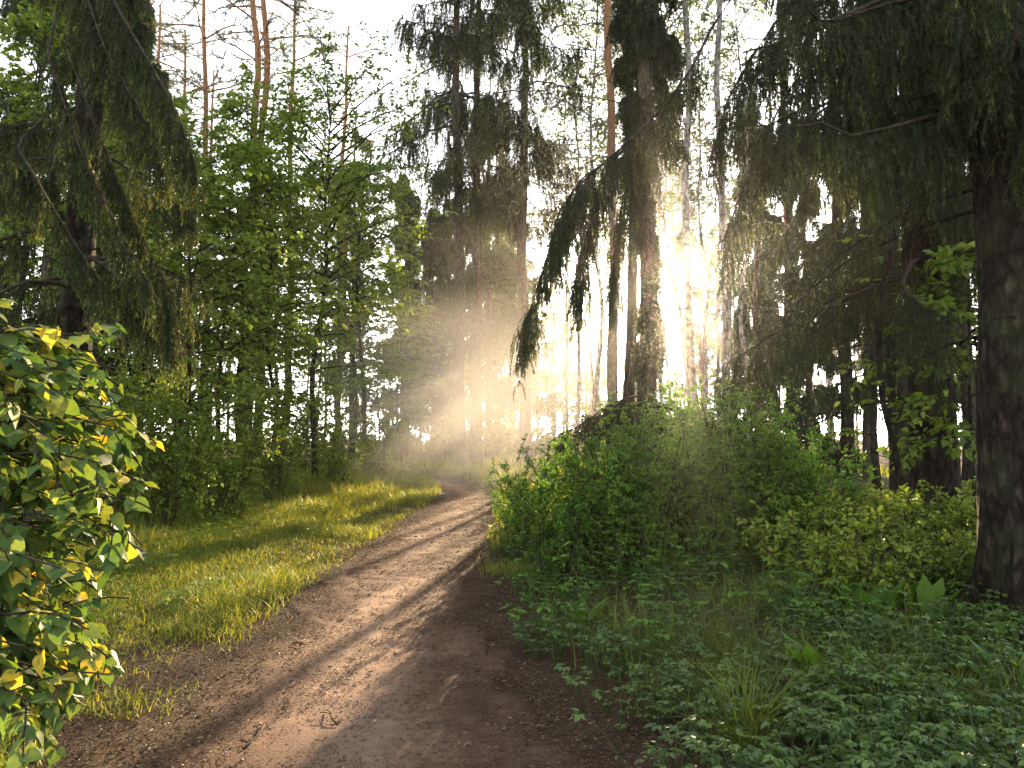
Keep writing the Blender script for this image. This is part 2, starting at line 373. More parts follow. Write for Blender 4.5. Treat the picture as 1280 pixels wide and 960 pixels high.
def spruce(seed, Ht, r0, z0, z1, n, llen, cfg, bark, needle, dead=0, dead_z=(2, 10), lean=(0, 0), az=None, rise=-.05, sag=.45, up=.25, S=14, wob=.05, shape=None, extra=None):
    rng = np.random.default_rng(seed)
    TP, tr = trunk(rng, Ht, r0, wob, M_=260 if S > 40 else 26, lean=lean); TG = trunk_geo(rng, TP, tr, S, seed=seed, rough=.045 if S > 40 else .07)
    z = np.sort(rng.uniform(z0, z1, n)); f = (z - z0) / max(z1 - z0, .01)
    A = rng.uniform(0, 6.283, n) if az is None else rng.uniform(az[0], az[1], n)
    L = llen * (shape(z) if shape else (1 - .75 * f ** 1.3)) * rng.uniform(.4, 1.3, n)
    P = limb_curves(rng, TP, z, A, L, rise + rng.uniform(-.15, .12, n), sag * rng.uniform(.6, 1.3, n), up=up)
    if dead:
        zd = rng.uniform(*dead_z, dead); Ld = llen * rng.uniform(.2, .75, dead)
        PD = limb_curves(rng, TP, zd, rng.uniform(0, 6.283, dead), Ld, rng.uniform(-.2, .25, dead), .25, M_=6, wob=.2)
        TG.tubes(PD, (.006 + .007 * Ld)[:, None] * np.linspace(1, .3, 6)[None], 4)
    return spruce_parts(rng, TP, P, .008 + .009 * L, cfg, bark, needle, TG, extra)

def broadleaf(seed, Ht, r0, cb, spread, nl, per, lper, ls, bark, leafm, lean=(0, 0), wob=.08, up=(.1, .9), tl=.5, tmpl=LEAF, droop=.25, flat=.5, M_=18, S=9, fade=1.0, v0=.5, profile=None):
    rng = np.random.default_rng(seed)
    TP, tr = trunk(rng, Ht, r0, wob, M_=M_, lean=lean, flare=.25, top=.08); TG = trunk_geo(rng, TP, tr, S, .05, seed)
    f = np.linspace(0, 1, nl) ** .9; z = (cb + (.98 - cb) * f) * Ht + rng.normal(0, .02 * Ht, nl)
    z = np.clip(z, .05, Ht * .99)
    A = np.arange(nl) * 2.4 + rng.normal(0, .5, nl)
    prof = profile(f) if profile else (.35 + .65 * np.sin(np.pi * np.clip(.25 + .75 * f, 0, 1)) ** .8)
    L = spread * prof * rng.uniform(.65, 1.15, nl)
    P = limb_curves(rng, TP, z, A, L, up[0] + (up[1] - up[0]) * f + rng.uniform(-.1, .15, nl), .25 + .15 * rng.random(nl), M_=8, wob=.2)
    TG.tubes(P, (.004 + .010 * L)[:, None] * np.linspace(1, .25, 8)[None], 5)
    K = nl * per; li = np.repeat(np.arange(nl), per); s = .15 + .85 * rng.random(K) ** .8
    p, t = along(P, li, s)
    side = np.where(rng.random(K) < .5, 1., -1.)[:, None]
    h = nrm(np.cross(t, np.array([0, 0, 1.]))) * side
    d = nrm(t * rng.uniform(.4, 1, (K, 1)) + h * rng.uniform(.3, 1.1, (K, 1)) + rng.normal(0, .28, (K, 3)))
    ln = tl * (L[li] / spread * .6 + .4) * rng.uniform(.5, 1.3, K)
    q = np.linspace(0, 1, 5)[None, :, None]
    T = p[:, None] + ln[:, None, None] * (d[:, None] * q + np.array([0, 0, -1.]) * droop * q ** 2)
    TG.tubes(T, .004 * np.linspace(1, .4, 5)[None].repeat(K, 0) * min(1.3, .6 + Ht / 12), 3)
    g = Geo(); leaf_on(g, rng, T, lper, ls, tmpl, flat, v0)
    return [('trunk', TG.mesh('trunk', bark)), ('crown', g.mesh('crown', leafm))]

def leaf_on(g, rng, T, per, ls, tmpl=LEAF, flat=.5, v0=.5, vs=.16, sag=.25, smin=.1, wr=1.0):
    N = len(T); K = N * per; li = np.repeat(np.arange(N), per); s = smin + (1 - smin) * rng.random(K)
    p, t = along(T, li, s)
    side = np.where(np.arange(K) % 2 == 0, 1., -1.)[:, None]
    h = nrm(np.cross(t, np.array([0, 0, 1.])) + 1e-6) * side
    a = nrm(t * .6 + h * rng.uniform(.4, 1.2, (K, 1)) + rng.normal(0, .3, (K, 3)) + np.array([0, 0, -sag]))
    n = nrm(np.array([0, 0, 1.]) + rng.normal(0, flat, (K, 3)))
    L = ls * rng.uniform(.55, 1.25, K)
    var = np.clip(v0 + rng.normal(0, vs, K) + rng.normal(0, vs * .8, N)[li], 0, 1)
    g.leaves(p + a * L[:, None] * .1, a, n, L, L * wr, tmpl, var)

def shrub(seed, Ht, spread, stems, per, lper, ls, leafm, tl=.35, tmpl=LEAF, v0=.5, flat=.7, rs=.008, low=.2, arch=.35, base=.15):
    rng = np.random.default_rng(seed); Mn = 9
    s = np.linspace(0, 1, Mn)[None]
    A = rng.uniform(0, 6.283, stems); L = Ht * rng.uniform(.55, 1.05, stems); o = spread * rng.uniform(.1, 1, stems) ** .7
    bx, by = rng.normal(0, base, (2, stems))
    P = V3(bx[:, None] + np.cos(A)[:, None] * o[:, None] * s ** 1.3 + rng.normal(0, .02, (stems, Mn)) * s, by[:, None] + np.sin(A)[:, None] * o[:, None] * s ** 1.3 + rng.normal(0, .02, (stems, Mn)) * s,
           -.06 + L[:, None] * (s * (1 + arch * .6) - arch * .6 * s ** 2))
    w = Geo(); w.tubes(P, (rs * (.6 + .5 * L / Ht))[:, None] * np.linspace(1, .3, Mn)[None], 5)
    K = stems * per; li = np.repeat(np.arange(stems), per); ss = low + (1 - low) * rng.random(K) ** .85
    p, t = along(P, li, ss)
    d = nrm(t * .35 + rng.normal(0, .75, (K, 3)) + np.array([0, 0, .25]))
    ln = tl * (1.2 - .6 * ss) * rng.uniform(.5, 1.3, K); q = np.linspace(0, 1, 5)[None, :, None]
    T = p[:, None] + ln[:, None, None] * (d[:, None] * q - np.array([0, 0, .2]) * q ** 2)
    w.tubes(T, .003, 3)
    g = Geo(); leaf_on(g, rng, T, lper, ls, tmpl, flat, v0)
    return [('stems', w.mesh('stems', M['twig'])), ('foliage', g.mesh('foliage', leafm))]

def at(px, Y): x = PX(px, Y); return (x, Y, H(x, Y) - .02)
at_px = at

# ------------------------------------------------------------------ the big trees
NEAR = dict(twigs=46, tl=1.1, tr=.0045, nn=100, nl=.040, nw=.009, sub=5, v=.36, spread=.6, lat=.32)
# right edge: massive near trunk
P1 = spruce(11, 19, .34, 3.6, 10, 40, 2.4, dict(NEAR, twigs=52, tl=.85), M['bark_dark'], M['needle'], dead=10, dead_z=(2.2, 4), lean=(-.012, 0), S=96, sag=.4, az=(2.5, 5.4))
thing('spruce_tree', P1, at(1284, 6.1), 'massive dark spruce trunk filling the right edge, nearest of all the trees', 'tree')
# big trunk behind it with the drooping curtains, a long bough over the path
lx, ly, lz = at(1166, 10.5)
def loc_poly(pts): return np.array([P3(*p) for p in pts])[None] - np.array([lx, ly, lz])
def resample(P, n=16):
    P = P[0]; d = np.concatenate([[0], np.cumsum(np.linalg.norm(np.diff(P, axis=0), axis=1))]); t = np.linspace(0, d[-1], n)
    return np.stack([np.interp(t, d, P[:, k]) for k in range(3)], -1)[None]
long1 = resample(loc_poly([(1166, -230, 10.5), (1000, -90, 9.8), (905, 5, 9.2), (852, 110, 8.8), (800, 165, 8.5), (752, 205, 8.3), (716, 238, 8.2), (692, 290, 8.1), (672, 360, 8.0), (650, 425, 8.0)]))
long1b = resample(loc_poly([(800, 165, 8.5), (762, 205, 8.4), (742, 255, 8.3), (728, 310, 8.3), (716, 370, 8.2)]))
long1c = resample(loc_poly([(830, 135, 8.6), (795, 190, 8.6), (778, 250, 8.6), (768, 320, 8.6), (762, 375, 8.6)]))
long1d = resample(loc_poly([(770, 195, 8.4), (728, 222, 8.1), (700, 262, 7.9), (690, 320, 7.8)]))
long2 = resample(loc_poly([(1150, 20, 10.4), (1122, 150, 10), (1108, 235, 9.8), (1092, 290, 9.6), (1045, 322, 9.4), (1000, 372, 9.3), (975, 420, 9.2)]))
long3 = resample(loc_poly([(1166, -120, 10.5), (1080, 20, 9.4), (1000, 90, 9), (960, 160, 8.7), (930, 230, 8.6), (905, 300, 8.5)]))
long4 = resample(loc_poly([(1166, -160, 10.5), (1020, -40, 10), (960, 40, 9.6), (915, 110, 9.4), (890, 190, 9.3)]))
ex = [(long1, np.array([.032]), dict(NEAR, twigs=120, tl=.75, smin=.55, ltaper=.3, nn=110)),
      (np.concatenate([long1b, long1c, long1d]), np.array([.014, .012, .014]), dict(NEAR, twigs=48, tl=.7, smin=.1, ltaper=.3, nn=110)),
      (long2, np.array([.03]), dict(NEAR, twigs=90, tl=.6, smin=.35)),
      (np.concatenate([long3, long4]), np.array([.026, .024]), dict(NEAR, twigs=130, tl=1.0, smin=.3))]
P2 = spruce(12, 21, .30, 2.9, 11, 54, 3.1, NEAR, M['bark_dark'], M['needle'], dead=16, dead_z=(1.8, 4), S=80, sag=.5, extra=ex)
thing('spruce_tree', P2, (lx, ly, lz), 'thick brown spruce trunk hung with long dark curtains of drooping boughs', 'tree')
# left: drooping spruce
LN = dict(NEAR, twigs=52, tl=.8, nn=80, v=.46, tip=1.0)
l0 = np.array(at_px(82, 9))
def lp(pts): return resample(np.array([P3(*p) for p in pts])[None] - l0)
exl = [(np.concatenate([lp([(84, -260, 9), (110, -120, 8.3), (140, 0, 7.8), (185, 75, 7.5), (220, 135, 7.3), (243, 205, 7.2)]), lp([(84, -180, 9), (90, -60, 8), (130, 60, 7.6), (170, 130, 7.4), (205, 190, 7.3)])]), np.array([.03, .026]), dict(LN, twigs=170, tl=.85, smin=.35, ltaper=.3)),
       (np.concatenate([lp([(84, -60, 9), (60, 70, 8), (105, 200, 7.6), (150, 290, 7.4), (190, 360, 7.3)]), lp([(84, 120, 9), (20, 180, 8), (60, 250, 7.6), (110, 330, 7.5), (150, 380, 7.5)]), lp([(84, 60, 9), (120, 160, 8.3), (165, 270, 8), (205, 350, 7.9), (215, 420, 7.9)])]), np.array([.02, .02, .018]), dict(LN, twigs=110, tl=.6, smin=.3, ltaper=.3)),
       (lp([(84, 130, 9), (60, 230, 8), (0, 190, 7.4), (-60, 150, 7)]), np.array([.016]), dict(LN, twigs=50, tl=.6))]
PL = spruce(13, 19, .2, 3.0, 11, 42, 2.2, LN, M['bark_dark'], M['needle'], dead=14, dead_z=(1.5, 4), S=16, sag=.55, extra=exl, shape=lambda z: np.clip(1 - (z - 4.6) / 2.6, .28, 1))
thing('spruce_tree', PL, at(82, 9), 'dark drooping spruce overhanging the left side above the heart leaved shrub', 'tree')

# the spruce beside the sun, with a low skirt of boughs
MID = dict(twigs=30, tl=.9, tr=.007, nn=60, nl=.085, nw=.026, sub=3, v=.28)
rg = np.random.default_rng(5)
def s1shape(z): return np.where(z < 3.3, .95, np.where(z < 8.0, .06, .36))
PS = spruce(14, 23, .225, 1.5, 15, 96, 2.4, dict(MID, tl=.85, lat=.3), M['bark'], M['needle'], dead=14, dead_z=(3, 9), sag=.5, shape=s1shape)
thing('spruce_tree', PS, at(808, 17), 'tall slim spruce just left of the sun with a dark skirt of low boughs', 'tree')

# the three tall spruces by the path's end
CEN = dict(twigs=30, tl=1.6, tr=.009, nn=50, nl=.10, nw=.026, sub=3, v=.38, tip=.6)
def cshape(z): return np.where(z < 13.5, .7 + .3 * np.clip((z - 10.5) / 3, 0, 1), np.clip(1 - (z - 13.5) / 14, .2, 1))
PCa = spruce(15, 26, .25, 11.0, 22, 50, 3.9, CEN, M['bark'], M['needle'], dead=34, dead_z=(4, 12), sag=.45, shape=cshape, lean=(-.012, 0))
PCb = spruce(16, 26, .24, 10.5, 22, 46, 3.7, CEN, M['bark'], M['needle'], dead=30, dead_z=(4, 12), sag=.5, shape=cshape)
thing('spruce_tree', PCa, at(574, 30), 'leftmost of three bare tall spruce trunks at the path bend', 'tree', 'tall spruces at the path bend')
thing('spruce_tree', PCb, at(595, 30.6), 'middle one of three bare tall spruce trunks at the path bend', 'tree', 'tall spruces at the path bend', rz=2)
thing('spruce_tree', PCb, at(656, 31), 'rightmost of three bare tall spruce trunks at the path bend', 'tree', 'tall spruces at the path bend', rz=4.2, sc=1.03)

# pine and pale trunks
def pine(seed, Ht, r0, lean=(0, 0), bark='bark_pine', cb=.62, ncl=30, dead=10, wob=.08):
    rng = np.random.default_rng(seed)
    TP, tr = trunk(rng, Ht, r0, wob, lean=lean, flare=.3, top=.25); TG = trunk_geo(rng, TP, tr, 12, .05, seed)
    z = rng.uniform(cb * Ht, Ht, ncl); f = (z / Ht - cb) / (1 - cb)
    L = (1.3 + 1.5 * np.sin(np.pi * np.clip(.15 + .8 * f, 0, 1))) * rng.uniform(.6, 1.2, ncl)
    Pm = limb_curves(rng, TP, z, rng.uniform(0, 6.28, ncl), L, rng.uniform(.0, .5, ncl), .2, M_=7, wob=.25)
    TG.tubes(Pm, (.01 + .012 * L)[:, None] * np.linspace(1, .3, 7)[None], 5)
    zd = rng.uniform(.25 * Ht, cb * Ht, dead); Ld = rng.uniform(.5, 2.2, dead)
    Pd = limb_curves(rng, TP, zd, rng.uniform(0, 6.28, dead), Ld, rng.uniform(-.15, .3, dead), .2, M_=6, wob=.25)
    TG.tubes(Pd, (.006 + .007 * Ld)[:, None] * np.linspace(1, .3, 6)[None], 4)
    per = 9; K = ncl * per; li = np.repeat(np.arange(ncl), per); p, t = along(Pm, li, .35 + .65 * rng.random(K))
    d = nrm(t + rng.normal(0, .7, (K, 3)) + np.array([0, 0, .3])); q = np.linspace(0, 1, 4)[None, :, None]
    T = p[:, None] + (rng.uniform(.25, .7, K))[:, None, None] * d[:, None] * q
    TG.tubes(T, .006, 3)
    g = Geo(); needles(g, rng, T, 46, .12, .018, 1.3, .5, .4)
    return [('trunk', TG.mesh('trunk', M[bark])), ('foliage', g.mesh('foliage', M['pine_needle']))]
PA, PB = pine(21, 22, .17), pine(22, 23, .19, wob=.12)
thing('pine_tree', pine(23, 21, .24), at(112, 18), 'broad grey pine trunk rising behind the drooping spruce at top left', 'tree')
thing('pine_tree', PA, at(168, 34), 'left one of two thin pines in the gap right of the drooping spruce', 'tree', rz=1)
thing('pine_tree', PA, at(190, 36), 'right one of two thin pines in the gap right of the drooping spruce', 'tree', rz=3)
thing('pine_tree', PB, at(222, 38), 'thin grey pine beside the drooping spruce edge, darkest of the gap', 'tree', rz=5, sc=.95)
thing('pine_tree', PA, at(356, 33), 'thin upright pine right of the leaning reddish pines', 'tree', rz=.5, sc=1.0)
thing('pine_tree', PB, at(425, 40), 'slender far pine between the thicket and the bare spruces', 'tree', rz=1.5)
thing('pine_tree', PB, at(252, 40), 'thin straight grey pine farthest back in the bright gap, left of a leaning one', 'tree', rz=2, sc=.9)
thing('pine_tree', PA, at(262, 31), 'slender reddish pine leaning right with green growth up its stem', 'tree', rz=4, tilt=(0, .035))
thing('pine_tree', PB, at(311, 27), 'tall straight dark pine trunk standing between two leaning pines', 'tree', rz=0)
thing('pine_tree', PB, at(322, 30), 'reddish pine leaning right, close right of the straight pine', 'tree', rz=5, sc=1.05, tilt=(0, .05))
PP = pine(24, 24, .17, bark='bark_pale', cb=.68, dead=12)
thing('birch_tree', PP, at(866, 26), 'pale straight trunk right of the sun, meeting a leaning one', 'tree', rz=1)
thing('birch_tree', PP, at(905, 26.5), 'pale straight trunk half behind the hanging curtain, right of the sun', 'tree', rz=3)
thing('birch_tree', pine(25, 19, .14, bark='bark_pale', cb=.7, dead=8), at(880, 26.2), 'pale thin trunk leaning left across the bright sky by the sun', 'tree', rz=0, tilt=(0, -.135))
thing('pine_tree', pine(26, 22, .19, cb=.66), at(766, 24), 'bare brown pine trunk left of the sun behind the hanging bough', 'tree', rz=2)

# ------------------------------------------------------------------ darker conifers in the middle distance
FAR = dict(twigs=30, tl=1.2, tr=.01, nn=44, nl=.17, nw=.05, sub=1, v=.45)
FA = spruce(31, 20, .2, 3.2, 18.5, 80, 3.0, FAR, M['bark'], M['needle_far'], sag=.5, S=9)
FB = spruce(32, 18, .18, 1.2, 17, 84, 2.6, FAR, M['bark'], M['needle_far'], sag=.4, S=9)
for f, px, Y_, rz, sc, lab in [
        (FA, 610, 38, 0, 1.0, 'dark hazy spruce behind the three bare trunks, its boughs low'),
        (FB, 540, 41, 1.5, .8, 'small hazy spruce left of the three bare trunks'),
        (FA, 640, 53, 3, 1.0, 'pale misty spruce between the bare trunks and the hanging bough'),
        (FB, 560, 50, 2.5, 1.0, 'misty spruce seen between the first and second bare trunks, far behind'),
        (FA, 590, 58, 4, 1.0, 'tall misty spruce farthest behind the bare trunks'),
        (FB, 505, 48, 5, 1.05, 'misty spruce well left of the bare trunks above the path bend'),
        (FB, 1010, 27, 2, .75, 'broad dark fir behind the right bushes, boughs close to the ground'),
        (FA, 1085, 24, 4, .8, 'dark fir left of the thick curtained trunk'),
        (FB, 950, 32, 5, .9, 'dark fir behind the right bushes just right of the sun'),
        (FA, 1215, 22, 1, .9, 'dark fir in the gap between the two thick right trunks'),
        (FA, 60, 19, 2.5, .95, 'dark spruce in shade behind the overhanging left spruce'),
        (FB, 150, 26, 4.5, 1.0, 'dark spruce behind the leafy young trees on the left')]:
    thing('spruce_tree', f, at(px, Y_), lab, 'tree', 'dark conifers in the middle distance', rz=rz, sc=sc)
# bare trunks seen under the boughs at the right
BA = pine(27, 20, .16, bark='bark_dark', cb=.7, dead=6)
for px, Y_, sc, lab in [(1122, 14.5, 1.25, 'brown trunk just left of the thick curtained trunk'), (1058, 24, 1.3, 'dark trunk standing against the bright clearing right of the bushes'),
                        (1092, 20, .6, 'thin dark stem right of the bright clearing'), (988, 30, 1.2, 'dark trunk at the left edge of the bright clearing'),
                        (1208, 18, .8, 'thin dark trunk in the gap between the two thick right trunks'), (786, 19.5, 1.0, 'short leaning dark trunk under the low boughs left of the sun')]:
    thing('pine_tree', BA, at(px, Y_), lab, 'tree', rz=px, sc=sc)

# ------------------------------------------------------------------ the far forest
rg = np.random.default_rng(77)
FC = spruce(33, 20, .17, 5, 19, 44, 2.4, dict(FAR, twigs=14, nn=18, nl=.28, nw=.08, sub=0), M['bark'], M['needle_far'], sag=.4, S=8)
FD = pine(28, 21, .16, cb=.6, ncl=22, dead=5)
FE = pine(29, 21, .085, cb=.75, ncl=22, dead=6)
BI = [broadleaf(sd, 21, .10, .46, 3.2, 40, 15, 11, .14, M['bark_pale'], M['far_leaf'], tl=1.3, up=(.1, .9), droop=.9, wob=.12, v0=.35) for sd in (45, 46)]
for k, px, Y_, lab in [(0, 722, 33, 'birch with a loose hanging crown above the misty gap'), (1, 742, 29, 'birch with thin hanging twigs left of the bare brown pine'), (1, 828, 31, 'birch in the bright gap with its crown over the sun'),
                       (0, 878, 34, 'birch behind the leaning pale trunk'), (1, 940, 30, 'birch half hidden by the right hanging curtain'), (0, 790, 38, 'slimmest and farthest birch, close left of the sun')]:
    thing('birch_tree', BI[k], at(px, Y_), lab, 'tree', 'birches around the bright gap', rz=px)
FY = broadleaf(47, 5.2, .05, .12, 1.9, 26, 10, 9, .16, M['bark_dark'], M['far_leaf'], tl=.7, up=(.2, .9), v0=.5)
for k in range(26):
    px, Y_ = 640 + k * 12 + rg.uniform(-15, 15), rg.uniform(54, 72)
    thing('young_tree', FY, at(px, Y_), 'low hazy young tree in the bright distance beneath the sun', 'tree', 'low hazy trees beneath the sun', rz=k, sc=rg.uniform(.75, 1.25))
for k in range(16):
    px, Y_ = 400 + k * 16 + rg.uniform(-12, 12), rg.uniform(38, 52)
    thing('young_tree', FY, at(px, Y_), 'low hazy young tree in the mist behind the path bend', 'tree', 'low hazy trees behind the path bend', rz=k, sc=rg.uniform(.7, 1.1))
for k in range(22):
    px, Y_ = 690 + k * 9 + rg.uniform(-12, 12), rg.uniform(42, 70)
    thing('conifer_tree', FE, at(px, Y_), 'thin far trunk standing against the bright sky around the sun', 'tree', 'thin far trunks around the sun', rz=k * 1.3, sc=rg.uniform(1.0, 1.2))
n = 0
for px, Y_ in [(672, 88), (690, 96), (705, 90), (722, 101), (738, 94), (748, 104), (862, 60), (880, 72), (898, 66), (915, 58)]:
    thing('conifer_tree', FC, at(px, Y_), 'slim hazy conifer of the distant forest beyond the clearing', 'tree', 'distant conifers', rz=px, sc=1.05)
while n < 84:
    Y_ = rg.uniform(40, 105); px = rg.uniform(-40, 1320)
    if 670 < px < 850 and not (Y_ > 84 and px < 752): continue
    gap = False
    f = FE if gap else (FD, FC, FE, FC)[n % 4]
    x = PX(px, Y_)
    thing('conifer_tree', f, (x, Y_, H(x, Y_) - .05), 'slim hazy conifer of the distant forest beyond the clearing', 'tree', 'distant conifers', rz=rg.uniform(0, 6.28), sc=rg.uniform(.8, 1.1))
    n += 1

# ------------------------------------------------------------------ young broadleaf trees on the left
YA = broadleaf(41, 9.5, .085, .33, 2.4, 54, 15, 11, .125, M['bark_dark'], M['leaf'], tl=.85, up=(.3, 1.0), flat=.7, wob=.14, v0=.78)
YB = broadleaf(42, 7.5, .06, .3, 2.1, 48, 15, 11, .115, M['bark_dark'], M['leaf'], tl=.8, up=(.3, .9), flat=.7, wob=.16, v0=.76)
YC = broadleaf(43, 11, .10, .34, 2.9, 58, 15, 11, .13, M['bark_dark'], M['leaf'], tl=.95, up=(.3, 1.1), flat=.65, wob=.14, v0=.72, profile=lambda f: .45 + .55 * np.sin(np.pi * np.clip(.2 + .62 * f, 0, 1)))
for f, px, Y_, rz, sc, lab in [
        (YC, 393, 20, .4, .94, 'young broadleaf tree with a slim straight dark trunk beside the grassy verge'),
        (YB, 280, 16, 1.2, 1.0, 'thin dark sapling left of the dark stem in the leafy thicket'),
        (YA, 306, 18.5, 2.4, 1.0, 'broadleaf tree with the darkest stem in the middle of the leafy thicket'),
        (YB, 350, 17.5, 3.3, .95, 'small leafy tree with a leaning stem right of the darkest stem'),
        (YA, 455, 24, 4.4, 1.0, 'yellow green leafy tree at the thicket edge nearest the haze'),
        (YB, 215, 14.5, 5.1, .95, 'small dense leafy tree below the tip of the drooping spruce bough'),
        (YA, 165, 18, .2, 1.0, 'leafy tree in shade behind the drooping spruce'),
        (YC, 240, 25, 2.0, .74, 'taller leafy tree at the back of the thicket below the pines'),
        (YC, 345, 27, 3.5, .84, 'tallest leafy tree, green tufts reaching up before the leaning pine'),
        (YC, 440, 31, 5.0, .95, 'soft hazy leafy tree left of the bare spruces'),
        (YA, 20, 13, 3.0, .9, 'dark leafy tree at the left edge behind the heart leaved shrub'),
        (YB, 500, 34, 1.0, 1.0, 'small sunlit leafy tree in the haze at the path bend')]:
    thing('young_tree', f, at(px, Y_), lab, 'tree', 'young broadleaf trees in the thicket', rz=rz, sc=sc)
MA = broadleaf(44, 3.6, .03, .35, 1.1, 18, 9, 9, .13, M['bark_dark'], M['leaf'], wob=.05, v0=.7)
thing('young_tree', MA, at(1212, 9.3), 'bright leaved sapling in the gap beside the massive right trunk', 'tree')
# bent thin stem in front of the curtained trunk
bl = at(1132, 9.4)
bp = resample(np.array([P3(*p) for p in [(1134, 640, 9.4), (1118, 560, 9.4), (1103, 500, 9.35), (1097, 430, 9.3), (1100, 380, 9.3), (1112, 330, 9.3), (1121, 270, 9.3), (1118, 200, 9.3)]])[None] - np.array(bl), 14)
rb = np.random.default_rng(8); gt = Geo(); gt.tubes(bp, .045 * np.linspace(1, .35, 14)[None], 8)
z_ = rb.uniform(.9, 4, 14); Pb = limb_curves(rb, bp[0], z_, rb.uniform(0, 6.28, 14), rb.uniform(.4, 1.0, 14), .35, .3, M_=6)
gt.tubes(Pb, .008 * np.linspace(1, .3, 6)[None].repeat(14, 0), 4)
gl = Geo(); leaf_on(gl, rb, Pb, 18, .075, LEAF, .6, .6, smin=.3)
thing('young_tree', [('trunk', gt.mesh('trunk', M['bark_dark'])), ('crown', gl.mesh('crown', M['leaf']))], bl, 'thin bent bare sapling curving up left of the thick curtained trunk', 'tree')

# ------------------------------------------------------------------ shrubs
SA = shrub(51, 2.0, .8, 40, 24, 18, .042, M['bush'], tl=.34, v0=.76)
SB = shrub(52, 1.55, .85, 38, 22, 18, .038, M['bush'], tl=.30, v0=.62)
SC = shrub(53, 2.6, 1.2, 26, 17, 14, .075, M['leaf'], tl=.5, v0=.6)
SD = shrub(54, 2.2, 1.3, 26, 14, 12, .085, M['leaf'], tl=.5, v0=.75, flat=.45)
SE = shrub(55, .95, .6, 20, 12, 11, .052, M['leaf'], tl=.26, v0=.92, flat=.5)
for f, px, Y_, rz, sc, lab in [
        (SB, 700, 8.4, 0, .9, 'low dark green bush at the path edge, leftmost of the right bushes'),
        (SB, 742, 9.2, 1, 1.05, 'mid height bush behind the path edge bush, left of the tall one'),
        (SA, 790, 8.8, 2, .95, 'bush below the low spruce skirt, left of the tallest bush'),
        (SA, 848, 9.6, 3, 1.08, 'tallest bright green bush, its top before the slim spruce'),
        (SA, 900, 9.0, 4, .98, 'bushy clump between the tallest and the rounded bush'),
        (SA, 955, 9.3, 5, 1.05, 'rounded bright green bush with bare stems beneath'),
        (SB, 1000, 8.8, 2.2, .95, 'smaller bush at the right end of the bush row'),
        (SB, 655, 10.5, 4.2, .66, 'small round bush on the path edge behind the right bushes')]:
    thing('bush', f, at(px, Y_), lab, 'bush', 'green bushes right of the path', rz=rz, sc=sc)
rg = np.random.default_rng(91)
lab_r = ['yellow green leafy plant among the low growth before the thick right trunk']
for k in range(34):
    Y_ = rg.uniform(6.2, 13); px = rg.uniform(1000, 1240)
    x = PX(px, Y_)
    if abs(x - 4.03) < .5 and abs(Y_ - 6.1) < .6: continue
    thing('leafy_plant', SE, (x, Y_, H(x, Y_)), lab_r[0], 'plant', 'yellow green plants by the right trunks', rz=rg.uniform(0, 6.28), sc=rg.uniform(.7, 1.15))
for f, px, Y_, rz, sc, lab in [
        (SC, 205, 11.5, 0, .95, 'dense dark green shrub at the left verge, nearest of the thicket'),
        (SC, 130, 10.5, 1, .9, 'shady shrub right behind the heart leaved shrub'),
        (SD, 285, 13.5, 2, .95, 'shrub with pale leaf sprays in the middle of the thicket base'),
        (SC, 345, 15.5, 3, .95, 'leafy shrub left of the slim straight trunk'),
        (SD, 420, 19, 4, .9, 'sunlit shrub right of the slim straight trunk'),
        (SC, 245, 16.5, 5, 1.1, 'taller shrub behind the dense thicket base'),
        (SD, 70, 13, .5, 1.1, 'dark shrub under the drooping left spruce'),
        (SD, 470, 23, 1.5, 1.0, 'yellow green shrub in the haze left of the path bend'),
        (SC, 380, 23, 2.5, 1.15, 'shrub behind the slim straight trunk')]:
    thing('shrub', f, at(px, Y_), lab, 'shrub', 'shrubs of the left thicket', rz=rz, sc=sc)
SF = shrub(56, 2.2, 1.3, 18, 11, 10, .14, M['far_leaf'], tl=.6, v0=.5)
for k in range(44):
    Y_ = rg.uniform(33, 70); px = rg.uniform(380, 1180)
    if k < 6: px, Y_ = (500, 545, 620, 700, 690, 480)[k], (35, 33, 34, 30, 38, 28)[k]
    x = PX(px, Y_)
    if abs(path_d(x, Y_)) < 2.5 and Y_ < 40: continue
    thing('shrub', SF, (x, Y_, H(x, Y_) - .03), 'yellowish sunlit shrub at the foot of the distant forest', 'shrub', 'distant sunlit shrubs', rz=rg.uniform(0, 6.28), sc=rg.uniform(.55, 1.15))

# foreground shrub with large heart-shaped leaves, arching in from the left
rh = np.random.default_rng(61)
hl = (-2.75, 3.1, H(-2.75, 3.1))
ends = []
for k in range(120):
    px, py_ = rh.uniform(-40, 165), rh.uniform(425, 900)
    lim = np.interp(py_, [420, 470, 560, 600, 640, 700, 800, 900], [120, 158, 150, 110, 170, 110, 90, 60])
    ends.append(P3(min(px, lim - rh.uniform(0, 40)), py_, rh.uniform(2.5, 3.6)))
ends += [P3(150, 462, 2.9), P3(146, 535, 2.95), P3(172, 632, 2.9), P3(60, 425, 3.0), P3(110, 440, 3.05), P3(165, 600, 2.95)]
ends = np.array(ends) - np.array(hl); Nn = len(ends); s = np.linspace(0, 1, 10)[None, :, None]
b0 = V3(rh.normal(-.1, .12, Nn), rh.normal(0, .15, Nn), np.full(Nn, -.05))
mid = b0 * .4 + ends * .6; mid[:, 2] = np.maximum(ends[:, 2] * 1.12 + .12, .3); mid[:, 0] -= .25
HP = b0[:, None] * (1 - s) ** 2 + 2 * mid[:, None] * s * (1 - s) + ends[:, None] * s ** 2
HP[:, :, 2] = HP[:, :, 2] - .0
gw = Geo(); gw.tubes(HP, .011 * np.linspace(1, .25, 10)[None].repeat(Nn, 0), 6)
K = Nn * 5; li = np.repeat(np.arange(Nn), 5); p, t = along(HP, li, .45 + .55 * rh.random(K))
